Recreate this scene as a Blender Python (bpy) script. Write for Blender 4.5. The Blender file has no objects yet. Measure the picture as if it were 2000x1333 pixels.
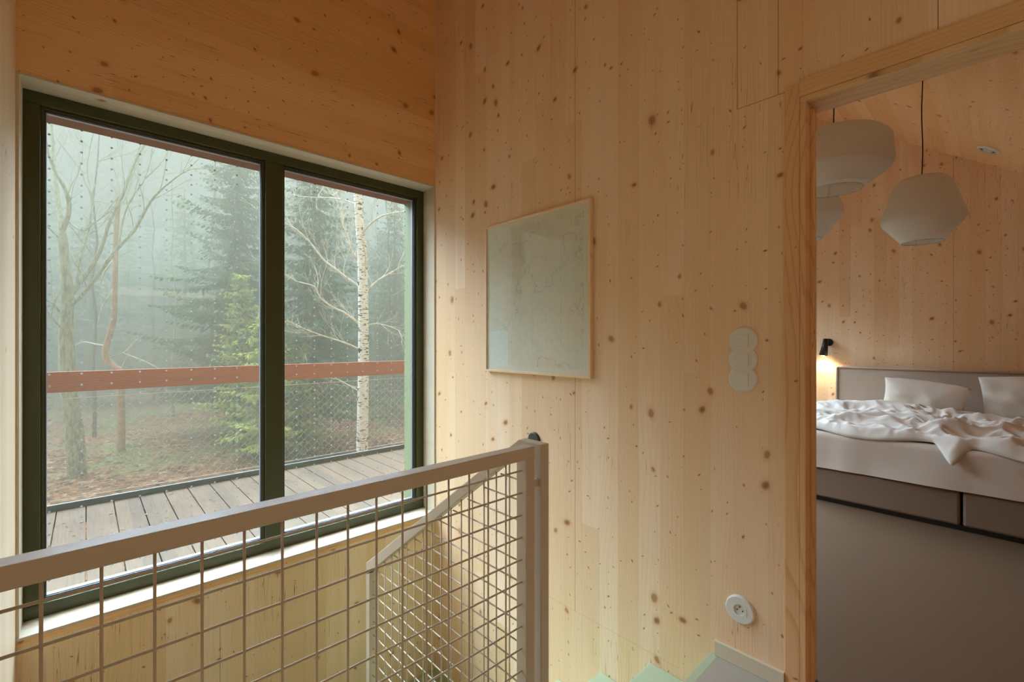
import bpy, math, random
from mathutils import Vector, Matrix, noise
C = bpy.context.scene.collection
SC = bpy.context.scene
PI = math.pi

# ------------------------------------------------------------------ camera, sky, exposure
F, R = (0.6833, 0.7302), (0.7302, -0.6833)          # view direction and its right hand, in plan
EYE = 1.21
FOC = 889.0
cam_d = bpy.data.cameras.new('camera'); cam = bpy.data.objects.new('camera', cam_d); C.objects.link(cam)
cam_d.sensor_width = 36.0; cam_d.lens = FOC / 2000 * 36.0; cam_d.clip_start = 0.02; cam_d.clip_end = 300
cam.location = (0, 0, EYE); cam.rotation_euler = (PI / 2, 0, math.atan2(-F[0], F[1]))
SC.camera = cam
vs = SC.view_settings
vs.view_transform = 'Standard'; vs.look = 'None'; vs.gamma = 1.0; vs.use_curve_mapping = False
vs.exposure = 0.28
SC.cycles.use_denoising = True
SC.cycles.max_bounces = 16; SC.cycles.diffuse_bounces = 8; SC.cycles.transparent_max_bounces = 24
SC.cycles.volume_bounces = 1
SC.cycles.sample_clamp_indirect = 12

world = bpy.data.worlds.new('overcast_sky'); SC.world = world; world.use_nodes = True
nt = world.node_tree; nt.nodes.clear()
wo = nt.nodes.new('ShaderNodeOutputWorld'); bg = nt.nodes.new('ShaderNodeBackground')
SUNLIT = 29.0
# overcast sky: dull grey-green near the horizon, bright and cool where the hidden sun stands high in front of the house
tc = nt.nodes.new('ShaderNodeTexCoord'); sx = nt.nodes.new('ShaderNodeSeparateXYZ')
nt.links.new(tc.outputs['Generated'], sx.inputs[0])
dp = nt.nodes.new('ShaderNodeVectorMath'); dp.operation = 'DOT_PRODUCT'
dp.inputs[1].default_value = Vector((-.05, .80, .60)).normalized(); nt.links.new(tc.outputs['Generated'], dp.inputs[0])
def mrange(a, b, src):
    n = nt.nodes.new('ShaderNodeMapRange'); n.interpolation_type = 'SMOOTHSTEP'; n.inputs[1].default_value = a; n.inputs[2].default_value = b
    nt.links.new(src, n.inputs[0]); return n.outputs[0]
lobe = mrange(.45, .98, dp.outputs['Value']); elev = mrange(.335, .43, sx.outputs['Z'])
mu = nt.nodes.new('ShaderNodeMath'); mu.operation = 'MULTIPLY'; nt.links.new(lobe, mu.inputs[0]); nt.links.new(elev, mu.inputs[1])
cm = nt.nodes.new('ShaderNodeMix'); cm.data_type = 'RGBA'; cm.inputs['A'].default_value = (.66, .72, .69, 1); cm.inputs['B'].default_value = (*[c * SUNLIT for c in (.95, 1.15, 1.38)], 1)
nt.links.new(mu.outputs[0], cm.inputs['Factor']); nt.links.new(cm.outputs['Result'], bg.inputs[0])
nt.links.new(bg.outputs[0], wo.inputs[0]); bg.inputs[1].default_value = 1.0

# ------------------------------------------------------------------ helpers
def ray(px, py, t):                                   # the point seen at photo pixel px, py at depth t
    d = (px - 1000) / FOC
    return Vector(((F[0] + d * R[0]) * t, (F[1] + d * R[1]) * t, EYE - (py - 666) / FOC * t))

def tag(o, label=None, cat=None, group=None, kind=None):
    if label: o['label'] = label
    if cat: o['category'] = cat
    if group: o['group'] = group
    if kind: o['kind'] = kind
    return o

def empty(name, loc, label=None, cat=None, group=None, kind=None):
    o = bpy.data.objects.new(name, None); C.objects.link(o); o.location = loc; o.empty_display_size = .1
    return tag(o, label, cat, group, kind)

def wloc(o):
    v = Vector((0, 0, 0))
    while o: v += o.location; o = o.parent
    return v

class MB:
    def __init__(s): s.v = []; s.f = []
    def add(s, vs_, fs):
        n = len(s.v); s.v += [tuple(p) for p in vs_]; s.f += [tuple(i + n for i in f) for f in fs]; return s
    def box(s, x0, x1, y0, y1, z0, z1):
        if x0 > x1: x0, x1 = x1, x0
        if y0 > y1: y0, y1 = y1, y0
        if z0 > z1: z0, z1 = z1, z0
        return s.add([(x0,y0,z0),(x1,y0,z0),(x1,y1,z0),(x0,y1,z0),(x0,y0,z1),(x1,y0,z1),(x1,y1,z1),(x0,y1,z1)],
              [(0,3,2,1),(4,5,6,7),(0,1,5,4),(1,2,6,5),(2,3,7,6),(3,0,4,7)])
    def prism(s, pts, axis, a0, a1):                  # 2D outline extruded along an axis
        n = len(pts)
        def P(u, v, a): return {'x': (a, u, v), 'y': (u, a, v), 'z': (u, v, a)}[axis]
        return s.add([P(u, v, a0) for u, v in pts] + [P(u, v, a1) for u, v in pts],
              [tuple(range(n))[::-1], tuple(range(n, 2*n))] + [(i, (i+1) % n, n+(i+1) % n, n+i) for i in range(n)])
    def tube(s, pts, rad, n=8, cap=True):
        pts = [Vector(p) for p in pts]; m = len(pts)
        if not hasattr(rad, '__len__'): rad = [rad] * m
        up = None; vv = []
        for i, p in enumerate(pts):
            t = (pts[min(i+1, m-1)] - pts[max(i-1, 0)]).normalized()
            if up is None:
                up = Vector((0, 0, 1)) if abs(t.z) < .9 else Vector((1, 0, 0))
            a = (up - t * up.dot(t))
            if a.length < 1e-5: a = t.orthogonal()
            a.normalize(); b = t.cross(a); up = a
            for k in range(n):
                w = 2 * PI * k / n + PI / n
                vv.append(p + (a * math.cos(w) + b * math.sin(w)) * rad[i])
        ff = [(i*n+k, i*n+(k+1) % n, (i+1)*n+(k+1) % n, (i+1)*n+k) for i in range(m-1) for k in range(n)]
        if cap: ff += [tuple(range(n))[::-1], tuple((m-1)*n+k for k in range(n))]
        return s.add(vv, ff)
    def lathe(s, prof, c, axis='z', n=40, close=False):
        vv = []
        for r, h in prof:
            for k in range(n):
                w = 2*PI*k/n; u, v = r*math.cos(w), r*math.sin(w)
                vv.append({'z': (c[0]+u, c[1]+v, c[2]+h), 'x': (c[0]+h, c[1]+u, c[2]+v), 'y': (c[0]+u, c[1]+h, c[2]+v)}[axis])
        m = len(prof)
        ff = [(i*n+k, i*n+(k+1) % n, (i+1)*n+(k+1) % n, (i+1)*n+k) for i in range(m-1) for k in range(n)]
        if close: ff += [tuple(range(n))[::-1], tuple((m-1)*n+k for k in range(n))]
        return s.add(vv, ff)
    def build(s, name, mat, parent=None, bevel=0, smooth=False, solid=0, sub=0):
        off = wloc(parent) if parent else Vector((0, 0, 0))
        me = bpy.data.meshes.new(name)
        me.from_pydata([(x-off.x, y-off.y, z-off.z) for x, y, z in s.v], [], s.f); me.validate(); me.update()
        if smooth:
            me.polygons.foreach_set('use_smooth', [True] * len(me.polygons))
        me.materials.append(mat)
        o = bpy.data.objects.new(name, me); C.objects.link(o)
        if parent: o.parent = parent
        if solid: m = o.modifiers.new('solid', 'SOLIDIFY'); m.thickness = solid; m.offset = 0
        if sub: m = o.modifiers.new('sub', 'SUBSURF'); m.levels = sub; m.render_levels = sub
        if bevel:
            m = o.modifiers.new('bevel', 'BEVEL'); m.width = bevel; m.segments = 2; m.limit_method = 'ANGLE'
        return o

# ------------------------------------------------------------------ materials
def new_mat(name):
    m = bpy.data.materials.new(name); m.use_nodes = True
    return m, m.node_tree, m.node_tree.nodes['Principled BSDF']

def simple(name, col, rough=.5, metal=0, spec=.5, bump=0, scale=60, var=0):
    m, t, b = new_mat(name)
    b.inputs['Base Color'].default_value = (*col, 1); b.inputs['Roughness'].default_value = rough
    b.inputs['Metallic'].default_value = metal; b.inputs['Specular IOR Level'].default_value = spec
    if bump or var:
        n = t.nodes.new('ShaderNodeTexNoise'); n.inputs['Scale'].default_value = scale; n.inputs['Detail'].default_value = 4
        c = t.nodes.new('ShaderNodeTexCoord'); t.links.new(c.outputs['Object'], n.inputs['Vector'])
        if bump:
            bp = t.nodes.new('ShaderNodeBump'); bp.inputs['Strength'].default_value = bump; bp.inputs['Distance'].default_value = .003
            t.links.new(n.outputs[0], bp.inputs['Height']); t.links.new(bp.outputs[0], b.inputs['Normal'])
        if var:
            mx = t.nodes.new('ShaderNodeMix'); mx.data_type = 'RGBA'
            mx.inputs['A'].default_value = (*[x * (1-var) for x in col], 1); mx.inputs['B'].default_value = (*[min(1, x*(1+var)) for x in col], 1)
            t.links.new(n.outputs[0], mx.inputs['Factor']); t.links.new(mx.outputs['Result'], b.inputs['Base Color'])
    return m

class NT:                                             # small node-writing helper
    def __init__(s, t): s.t = t
    def put(s, sock, v):
        if isinstance(v, bpy.types.NodeSocket): s.t.links.new(v, sock)
        else: sock.default_value = v
    def m(s, op, a, b=0.0, c=None, clamp=False):
        n = s.t.nodes.new('ShaderNodeMath'); n.operation = op; n.use_clamp = clamp
        s.put(n.inputs[0], a); s.put(n.inputs[1], b)
        if c is not None: s.put(n.inputs[2], c)
        return n.outputs[0]
    def xyz(s, x, y, z=0.0):
        n = s.t.nodes.new('ShaderNodeCombineXYZ'); s.put(n.inputs[0], x); s.put(n.inputs[1], y); s.put(n.inputs[2], z); return n.outputs[0]
    def sep(s, v):
        n = s.t.nodes.new('ShaderNodeSeparateXYZ'); s.put(n.inputs[0], v); return n.outputs
    def noise(s, v, scale=1.0, detail=3, rough=.5):
        n = s.t.nodes.new('ShaderNodeTexNoise'); s.put(n.inputs['Vector'], v); n.inputs['Scale'].default_value = scale
        n.inputs['Detail'].default_value = detail; n.inputs['Roughness'].default_value = rough; return n.outputs[0]
    def white(s, v):
        n = s.t.nodes.new('ShaderNodeTexWhiteNoise'); n.noise_dimensions = '2D'; s.put(n.inputs['Vector'], v); return n.outputs
    def rng(s, v, a, b, c=0.0, d=1.0, smooth=True):
        n = s.t.nodes.new('ShaderNodeMapRange'); n.interpolation_type = 'SMOOTHSTEP' if smooth else 'LINEAR'
        s.put(n.inputs[0], v); s.put(n.inputs[1], a); s.put(n.inputs[2], b); s.put(n.inputs[3], c); s.put(n.inputs[4], d); return n.outputs[0]
    def mix(s, f, a, b, blend='MIX'):
        n = s.t.nodes.new('ShaderNodeMix'); n.data_type = 'RGBA'; n.blend_type = blend
        s.put(n.inputs['Factor'], f); s.put(n.inputs['A'], a if not isinstance(a, tuple) else (*a, 1)); s.put(n.inputs['B'], b if not isinstance(b, tuple) else (*b, 1))
        return n.outputs['Result']
    def voro(s, v, scale):
        n = s.t.nodes.new('ShaderNodeTexVoronoi'); n.voronoi_dimensions = '2D'; n.feature = 'F1'
        s.put(n.inputs['Vector'], v); n.inputs['Scale'].default_value = scale; return n.outputs

PINE = (0.88, 0.675, 0.455)
def pine(name, across, along, width=.105, lines=(), seed=0.0, knots=1.0, base=PINE, grain=1.0, rough=.55, figure=.35):
    """spruce panel: boards side by side 'across', grain 'along'; lines = (axis, position, from, to) panel joints"""
    m, t, b = new_mat(name); N = NT(t)
    tcn = t.nodes.new('ShaderNodeTexCoord'); o = N.sep(tcn.outputs['Object'])
    ax = {'x': 0, 'y': 1, 'z': 2}
    if across == 'slope':
        u = N.m('MULTIPLY', o[1], 1.203); v = o[0]
    else:
        u = o[ax[across]]; v = o[ax[along]]
    us = N.m('ADD', u, seed * 3.17 + 20.0); vs_ = N.m('ADD', v, seed * 7.3 + 20.0)
    bi = N.m('FLOOR', N.m('DIVIDE', us, width)); fr = N.m('FRACT', N.m('DIVIDE', us, width))
    w0 = N.white(N.xyz(bi, seed))
    seg = N.m('FLOOR', N.m('DIVIDE', N.m('ADD', vs_, N.m('MULTIPLY', w0[0], 9.0)), 3.1))
    w1 = N.white(N.xyz(bi, N.m('ADD', seg, seed))); r = w1[0]; rc = N.sep(w1[1])
    # fine fibre and broad annual rings, bent around the heart of each board
    fib = N.noise(N.xyz(N.m('MULTIPLY', us, 260.0), N.m('MULTIPLY', vs_, 3.0), N.m('MULTIPLY', r, 40.0)), 1.0, 3, .6)
    bend = N.noise(N.xyz(N.m('MULTIPLY', us, 2.5), N.m('MULTIPLY', vs_, .9), N.m('MULTIPLY', r, 30.0)), 1.0, 2, .4)
    ring = N.m('ADD', N.m('MULTIPLY', N.m('ABSOLUTE', N.m('SUBTRACT', fr, rc[0])), N.m('MULTIPLY_ADD', rc[1], 9.0, 5.0)), N.m('MULTIPLY', bend, 14.0))
    rg = N.m('FRACT', ring); rl = N.m('MULTIPLY', N.rng(rg, .55, .93), N.rng(rg, 1.0, .95))
    tone = N.noise(N.xyz(N.m('MULTIPLY', us, 9.0), N.m('MULTIPLY', vs_, .7), r), 1.0, 2, .5)
    lt = tuple(min(1, c * k) for c, k in zip(base, (1.06, 1.08, 1.14)))
    dk = tuple(c * k for c, k in zip(base, (.90, .80, .66)))
    col = N.mix(N.rng(r, 0.0, 1.0, .0, .75, False), lt, dk)
    col = N.mix(N.m('MULTIPLY', N.rng(tone, .35, .70), .45), col, tuple(c*k for c, k in zip(base, (.94, .80, .62))))
    col = N.mix(N.m('MULTIPLY', rl, figure * grain), col, tuple(c*k for c, k in zip(base, (.72, .50, .32))))
    col = N.mix(N.m('MULTIPLY', N.rng(fib, .45, .8), .25 * grain), col, tuple(c*k for c, k in zip(base, (.75, .58, .42))))
    # knots
    warp = N.noise(N.xyz(N.m('MULTIPLY', us, 30.0), N.m('MULTIPLY', vs_, 30.0), 3.0), 1.0, 2, .5)
    wu = N.m('ADD', us, N.m('MULTIPLY', N.m('SUBTRACT', warp, .5), .014))
    def knot(cell, chance, rmin, rmax, pw, stretch, off):
        vo = N.voro(N.xyz(N.m('ADD', wu, off), N.m('ADD', vs_, off)), 1.0 / cell)
        pc = N.sep(vo['Color']); pp = N.sep(vo['Position'])
        # Position comes back in texture space after scaling
        dx = N.m('SUBTRACT', N.m('ADD', wu, off), pp[0]); dy = N.m('SUBTRACT', N.m('ADD', vs_, off), pp[1])
        an = N.m('MULTIPLY', N.m('SUBTRACT', pc[1], .3), 2.2)
        ca = N.m('COSINE', an); sa = N.m('SINE', an)
        a = N.m('ADD', N.m('MULTIPLY', dx, ca), N.m('MULTIPLY', dy, sa))
        c2 = N.m('DIVIDE', N.m('SUBTRACT', N.m('MULTIPLY', dy, ca), N.m('MULTIPLY', dx, sa)), stretch)
        dd = N.m('SQRT', N.m('ADD', N.m('MULTIPLY', a, a), N.m('MULTIPLY', c2, c2)))
        rad = N.m('MULTIPLY_ADD', N.m('POWER', pc[2], pw), rmax - rmin, rmin)
        on = N.m('LESS_THAN', pc[0], chance)
        q = N.m('DIVIDE', dd, rad)
        core = N.m('MULTIPLY', N.rng(q, 1.25, .6), on)
        heart = N.m('MULTIPLY', N.m('MULTIPLY', N.rng(q, .7, .3), on), N.m('GREATER_THAN', pc[1], .4)); halo = N.m('MULTIPLY', N.rng(q, 2.4, .8), on)
        return core, halo, heart
    k1, h1, hc = knot(.115, .52 * knots, .0022, .0165, 4.5, 1.4, 0.0)
    k2, h2, _ = knot(.060, .30 * knots, .0010, .0034, 1.8, 2.2, 5.3)
    core = N.m('MAXIMUM', k1, k2); halo = N.m('MAXIMUM', h1, h2)
    col = N.mix(N.m('MULTIPLY', halo, .42), col, tuple(c*k for c, k in zip(base, (.80, .56, .34))))
    col = N.mix(N.m('MULTIPLY', k1, .68), col, (.34, .135, .048)); col = N.mix(N.m('MULTIPLY', k2, .78), col, (.25, .095, .032))
    col = N.mix(N.m('MULTIPLY', hc, .45), col, (.13, .05, .018))
    # hair cracks and joints
    cr = N.noise(N.xyz(N.m('MULTIPLY', us, 75.0), N.m('MULTIPLY', vs_, 1.4), 7.7), 1.0, 1, .4)
    crk = N.m('MULTIPLY', N.rng(N.m('ABSOLUTE', N.m('SUBTRACT', cr, .5)), .008, .0), N.rng(N.noise(N.xyz(us, vs_, 2.0), 2.3, 1), .53, .62))
    edge = N.m('MULTIPLY', N.rng(N.m('ABSOLUTE', N.m('SUBTRACT', fr, .5)), .488, .5), N.rng(r, .3, 1.0, .1, .5))
    dark = N.m('MAXIMUM', N.m('MULTIPLY', crk, .7 * grain), N.m('MULTIPLY', edge, .55))
    for (axis, pos, a0, a1, *wt) in lines:
        p, q = (u, v) if axis == 'u' else (v, u)
        near = N.m('LESS_THAN', N.m('ABSOLUTE', N.m('SUBTRACT', p, pos)), .0011)
        ok = N.m('MULTIPLY', N.m('GREATER_THAN', q, a0), N.m('LESS_THAN', q, a1))
        dark = N.m('MAXIMUM', dark, N.m('MULTIPLY', N.m('MULTIPLY', near, ok), wt[0] if wt else .8))
    col = N.mix(dark, col, (.16, .06, .02))
    t.links.new(col, b.inputs['Base Color'])
    b.inputs['Roughness'].default_value = rough; b.inputs['Specular IOR Level'].default_value = .3
    bp = t.nodes.new('ShaderNodeBump'); bp.inputs['Strength'].default_value = .12; bp.inputs['Distance'].default_value = .0015
    t.links.new(N.m('SUBTRACT', fib, N.m('ADD', rl, dark)), bp.inputs['Height']); t.links.new(bp.outputs[0], b.inputs['Normal'])
    return m

PALE = (0.82, 0.70, 0.53)
M = {}
M['wallB'] = pine('spruce_stair_wall', 'y', 'z', .105, lines=(('u', 1.442, -.137, 9), ('u', .668, 2.078, 9), ('u', .53, 2.078, 9), ('u', .118, 2.1, 9),
                  ('v', 2.078, .5, .668), ('v', -.137, .9, 9, .25)), seed=1, base=PINE, figure=.12)
M['wallA'] = pine('spruce_window_wall', 'z', 'x', .115, base=(.89, .59, .30), seed=4, figure=.30)
M['wallLow'] = pine('spruce_lower_wall', 'x', 'z', .125, lines=(('u', .495, -9, -.24),), seed=5, base=(.84, .70, .48), figure=.12, knots=.8)
M['wallC'] = pine('spruce_side_wall', 'y', 'z', .12, seed=6, base=PALE, knots=.25, grain=.4, figure=.1)
M['wallBed'] = pine('spruce_bedroom_wall', 'y', 'z', .105, lines=(('u', .305, .9, 9), ('u', -.9, .9, 9)), seed=9, knots=1.3, figure=.15)
M['pine_x'] = pine('spruce_cross_wall', 'x', 'z', .11, seed=12, base=(.88, .57, .29))
M['ceil'] = pine('spruce_ceiling', 'slope', 'slope', .12, seed=14, knots=1.0, figure=.10, base=(.89, .60, .33))
M['casing'] = pine('door_casing_wood', 'y', 'z', .25, seed=17, knots=.12, grain=1.0, figure=.45, base=(.78, .50, .27))
M['picture_wood'] = pine('picture_frame_wood', 'y', 'z', .3, seed=23, knots=.1, grain=.4, base=(.84, .66, .44), figure=.1)
M['head_under'] = pine('door_lining_wood', 'x', 'y', .25, seed=19, knots=.2, grain=1.0, figure=.4, base=(.78, .56, .32))
M['casing_h'] = pine('door_head_wood', 'z', 'y', .25, seed=18, knots=.2, grain=1.0, figure=.35, base=(.80, .57, .32))
M['lining'] = pine('window_lining_wood', 'x', 'z', .3, seed=20, knots=.15, grain=.5, base=(.68, .64, .52), figure=.1)
M['lining_h'] = pine('window_lining_wood_along', 'y', 'x', .5, seed=21, knots=.15, grain=.5, base=(.60, .56, .46), figure=.1)
M['green_frame'] = simple('olive_green_paint', (.050, .056, .013), .35, var=.1, scale=200)
M['bead'] = simple('dark_gasket', (.012, .012, .012), .6)
M['spacer'] = simple('aluminium_spacer', (.36, .38, .42), .35, .7)
M['ext_green'] = simple('sage_green_cladding', (.205, .235, .125), .6, var=.06, scale=30)
M['ext_red'] = simple('red_brown_soffit', (.20, .075, .045), .6, var=.2, scale=40)
M['rail_paint'] = simple('warm_white_powder_coat', (.60, .51, .39), .38, spec=.5)
M['stair_green'] = simple('pale_green_paint', (.42, .50, .33), .5, var=.03, scale=20)
M['grey_floor'] = simple('grey_floor_covering', (.40, .37, .31), .5, var=.05, scale=8)
M['bed_floor'] = simple('brown_felt_floor', (.135, .082, .045), .55, var=.06, scale=5)
M['white_plastic'] = simple('white_plastic', (.74, .72, .66), .35)
M['shade_black'] = simple('shade_black', (.02, .02, .02), .4)  # near-black that stands for shade in narrow gaps
M['socket_hole'] = simple('socket_hole', (.03, .025, .02), .7)
M['black_metal'] = simple('black_metal', (.012, .011, .010), .4)
M['grey_metal'] = simple('dark_grey_metal', (.06, .06, .05), .45, .3)
M['linen'] = simple('white_cotton', (.78, .74, .68), .85, spec=.15, bump=.15, scale=900)
M['sheet'] = simple('cream_sheet', (.66, .58, .50), .85, spec=.15, bump=.15, scale=700)
M['uph_beige'] = simple('beige_upholstery', (.52, .44, .36), .9, spec=.1, bump=.5, scale=500, var=.12)
M['uph_brown'] = simple('taupe_upholstery', (.24, .165, .115), .9, spec=.1, bump=.5, scale=500, var=.12)
M['cord'] = simple('black_cord', (.01, .01, .01), .6)

def glass_mat(name='window_glass', ior=1.45, tint=(.93, .95, .93)):
    m = bpy.data.materials.new(name); m.use_nodes = True; t = m.node_tree; t.nodes.clear()
    o = t.nodes.new('ShaderNodeOutputMaterial'); tr = t.nodes.new('ShaderNodeBsdfTransparent'); gl = t.nodes.new('ShaderNodeBsdfGlossy')
    fr = t.nodes.new('ShaderNodeFresnel'); fr.inputs[0].default_value = 1.45; mx = t.nodes.new('ShaderNodeMixShader')
    gm_ = t.nodes.new('ShaderNodeNewGeometry'); io = t.nodes.new('ShaderNodeMapRange'); io.inputs[3].default_value = ior; io.inputs[4].default_value = 1/ior
    t.links.new(gm_.outputs['Backfacing'], io.inputs[0]); t.links.new(io.outputs[0], fr.inputs[0])
    tr.inputs[0].default_value = (*tint, 1); gl.inputs['Roughness'].default_value = 0.0; gl.inputs[0].default_value = (1, 1, 1, 1)
    t.links.new(fr.outputs[0], mx.inputs[0]); t.links.new(tr.outputs[0], mx.inputs[1]); t.links.new(gl.outputs[0], mx.inputs[2]); t.links.new(mx.outputs[0], o.inputs[0])
    return m
M['glass'] = glass_mat()
M['picture_glass'] = glass_mat('picture_glass', 1.25, (.99, .99, .98))

def paper_mat():
    m = bpy.data.materials.new('ribbed_white_paper'); m.use_nodes = True; t = m.node_tree; t.nodes.clear(); N = NT(t)
    o = t.nodes.new('ShaderNodeOutputMaterial'); d = t.nodes.new('ShaderNodeBsdfDiffuse'); tl = t.nodes.new('ShaderNodeBsdfTranslucent'); mx = t.nodes.new('ShaderNodeMixShader')
    tcn = t.nodes.new('ShaderNodeTexCoord'); z = N.sep(tcn.outputs['Object'])[2]
    s = N.m('SINE', N.m('MULTIPLY', z, 2*PI/.011)); bp = t.nodes.new('ShaderNodeBump'); bp.inputs['Distance'].default_value = .0010; bp.inputs['Strength'].default_value = .35
    t.links.new(s, bp.inputs['Height']); t.links.new(bp.outputs[0], d.inputs['Normal'])
    d.inputs[0].default_value = (.90, .88, .83, 1); tl.inputs[0].default_value = (.90, .88, .83, 1); mx.inputs[0].default_value = .5
    t.links.new(d.outputs[0], mx.inputs[1]); t.links.new(tl.outputs[0], mx.inputs[2]); t.links.new(mx.outputs[0], o.inputs[0])
    return m
M['paper'] = paper_mat()

def dot_mat():
    m = bpy.data.materials.new('frosted_dot'); m.use_nodes = True; t = m.node_tree; t.nodes.clear()
    o = t.nodes.new('ShaderNodeOutputMaterial'); d = t.nodes.new('ShaderNodeBsdfDiffuse'); tl = t.nodes.new('ShaderNodeBsdfTranslucent'); mx = t.nodes.new('ShaderNodeMixShader')
    tr = t.nodes.new('ShaderNodeBsdfTransparent'); m2 = t.nodes.new('ShaderNodeMixShader')
    d.inputs[0].default_value = (.55, .58, .56, 1); tl.inputs[0].default_value = (.35, .37, .36, 1); mx.inputs[0].default_value = .5; m2.inputs[0].default_value = .75
    t.links.new(d.outputs[0], mx.inputs[1]); t.links.new(tl.outputs[0], mx.inputs[2])
    t.links.new(tr.outputs[0], m2.inputs[1]); t.links.new(mx.outputs[0], m2.inputs[2]); t.links.new(m2.outputs[0], o.inputs[0])
    return m
M['dot'] = dot_mat()

def emit(name, col, s):
    m, t, b = new_mat(name); b.inputs['Base Color'].default_value = (*col, 1)
    b.inputs['Emission Color'].default_value = (*col, 1); b.inputs['Emission Strength'].default_value = s
    return m

# ------------------------------------------------------------------ the shell
XB, YA, XC = 1.78, 2.687, -.206
XH = 6.27                                            # bedroom head wall
YS = -1.9                                            # knee wall behind the camera
LOW = -2.75
def roof_z(y): return 2.847 + .669 * y
YO = 3.04
def struct(name, mb, mat, parent=None, **k):
    o = mb.build(name, mat, parent, **k)
    if parent is None: o['kind'] = 'structure'
    return o
TOP = roof_z(YO) + .1
WX0, WX1, WZ0, WZ1 = XC, XB, .006, 2.292             # wall opening of the big window
BX0, BX1, BZ0, BZ1 = 2.2, 5.95, .02, 2.6              # bedroom window in the same facade
w = MB()
w.box(XC-.15, XB, YA, YO, WZ1, TOP); w.box(XC-.15, XC, YA, YO, WZ0, WZ1); w.box(XC-.15, XB, YA, YO, -.022, WZ0)
struct('wall_front', w, M['wallA'])
struct('wall_front_lower', MB().box(XC-.15, XB, YA+.001, YO, LOW, -.0225), M['wallLow'])
w = MB()
w.box(XB, BX0, YA, YO, LOW, TOP); w.box(BX1, XH+.15, YA, YO, LOW, TOP); w.box(BX0, BX1, YA, YO, LOW, BZ0); w.box(BX0, BX1, YA, YO, BZ1, TOP)
struct('wall_bedroom_front', w, M['pine_x'])
DY0, DY1, DZ = -.47, .462, 2.04                       # bedroom doorway
w = MB()
w.prism([(DY1+.0, LOW), (YA, LOW), (YA, roof_z(YA)+.05), (DY1, roof_z(DY1)+.05)], 'x', XB, XB+.12)
w.prism([(DY0, DZ), (DY1, DZ), (DY1, roof_z(DY1)+.05), (DY0, roof_z(DY0)+.05)], 'x', XB, XB+.12)
w.prism([(YS, LOW), (DY0, LOW), (DY0, roof_z(DY0)+.05), (YS, roof_z(YS)+.05)], 'x', XB, XB+.12)
w.box(XB, XB+.12, DY0, DY1, LOW, -.012)
struct('wall_right', w, M['wallB'])
w = MB(); w.prism([(YS, LOW), (YA, LOW), (YA, roof_z(YA)+.05), (YS, roof_z(YS)+.05)], 'x', XC-.15, XC)
struct('wall_left', w, M['wallC'])
w = MB(); w.box(XC-.15, XH+.15, YS-.15, YS, LOW, roof_z(YS)+.05)
struct('wall_back', w, M['pine_x'])
w = MB(); w.prism([(YS, -.3), (YA, -.3), (YA, roof_z(YA)+.05), (YS, roof_z(YS)+.05)], 'x', XH, XH+.15)
struct('wall_bedroom_head', w, M['wallBed'])
SKX0, SKX1, SKY0, SKY1 = .15, 1.40, -1.60, -.60       # added roof window, unseen behind the camera, to brighten the upper walls
w = MB()
def slope(y0, y1, x0, x1): w.prism([(y0, roof_z(y0)), (y1, roof_z(y1)), (y1, roof_z(y1)+.25), (y0, roof_z(y0)+.25)], 'x', x0, x1)
slope(YS-.3, SKY0, SKX0, SKX1); slope(SKY1, YO+.02, SKX0, SKX1); slope(YS-.3, YO+.02, XC-.15, SKX0); slope(YS-.3, YO+.02, SKX1, XH+.15)
struct('ceiling', w, M['ceil'])
# floors
w = MB(); w.box(XC, 1.03, YS, .945, -.16, 0); w.box(1.03, XB, YS, .735, -.16, 0)
struct('floor', w, M['grey_floor'])
w = MB(); w.box(XB+.12, XH, YS, YA, -.3, 0); w.box(XB, XB+.12, DY0, DY1, -.012, 0)
struct('floor_bedroom', w, M['bed_floor'])
w = MB(); w.box(XC, XB, YS, YA, LOW-.1, LOW)
struct('floor_lower', w, M['grey_floor'])
struct('baseboard_right', MB().box(XB-.014, XB, .508, .748, 0, .056), M['lining'], bevel=.002)

# door casing and lining: flat boards round the bedroom doorway
d = empty('door_1', (XB, DY1, 0), kind='structure')
MB().box(XB-.006, XB-.0005, DY1+.0005, DY1+.045, 0, DZ+.050).build('casing', M['casing'], d, bevel=.001)
MB().box(XB-.010, XB-.0005, DY0-.05, DY1, DZ+.0005, DZ+.058).build('head_casing', M['casing_h'], d, bevel=.001)
MB().box(XB-.006, XB, DY0-.05, DY0, 0, DZ).build('casing', M['casing'], d)
jl = MB().box(XB-.008, XB+.125, DY1-.018, DY1-.0005, 0, DZ-.0185).box(XB+.04, XB+.055, DY1-.030, DY1-.018, 0, DZ-.031)
jl.build('jamb', M['casing'], d, bevel=.0015)
jl = MB().box(XB-.008, XB+.125, DY0+.0005, DY0+.018, 0, DZ-.0185); jl.build('jamb', M['casing'], d)
MB().box(XB-.008, XB+.125, DY0+.0005, DY1-.0005, DZ-.018, DZ-.0005).build('head_jamb', M['head_under'], d, bevel=.0015)

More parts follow.
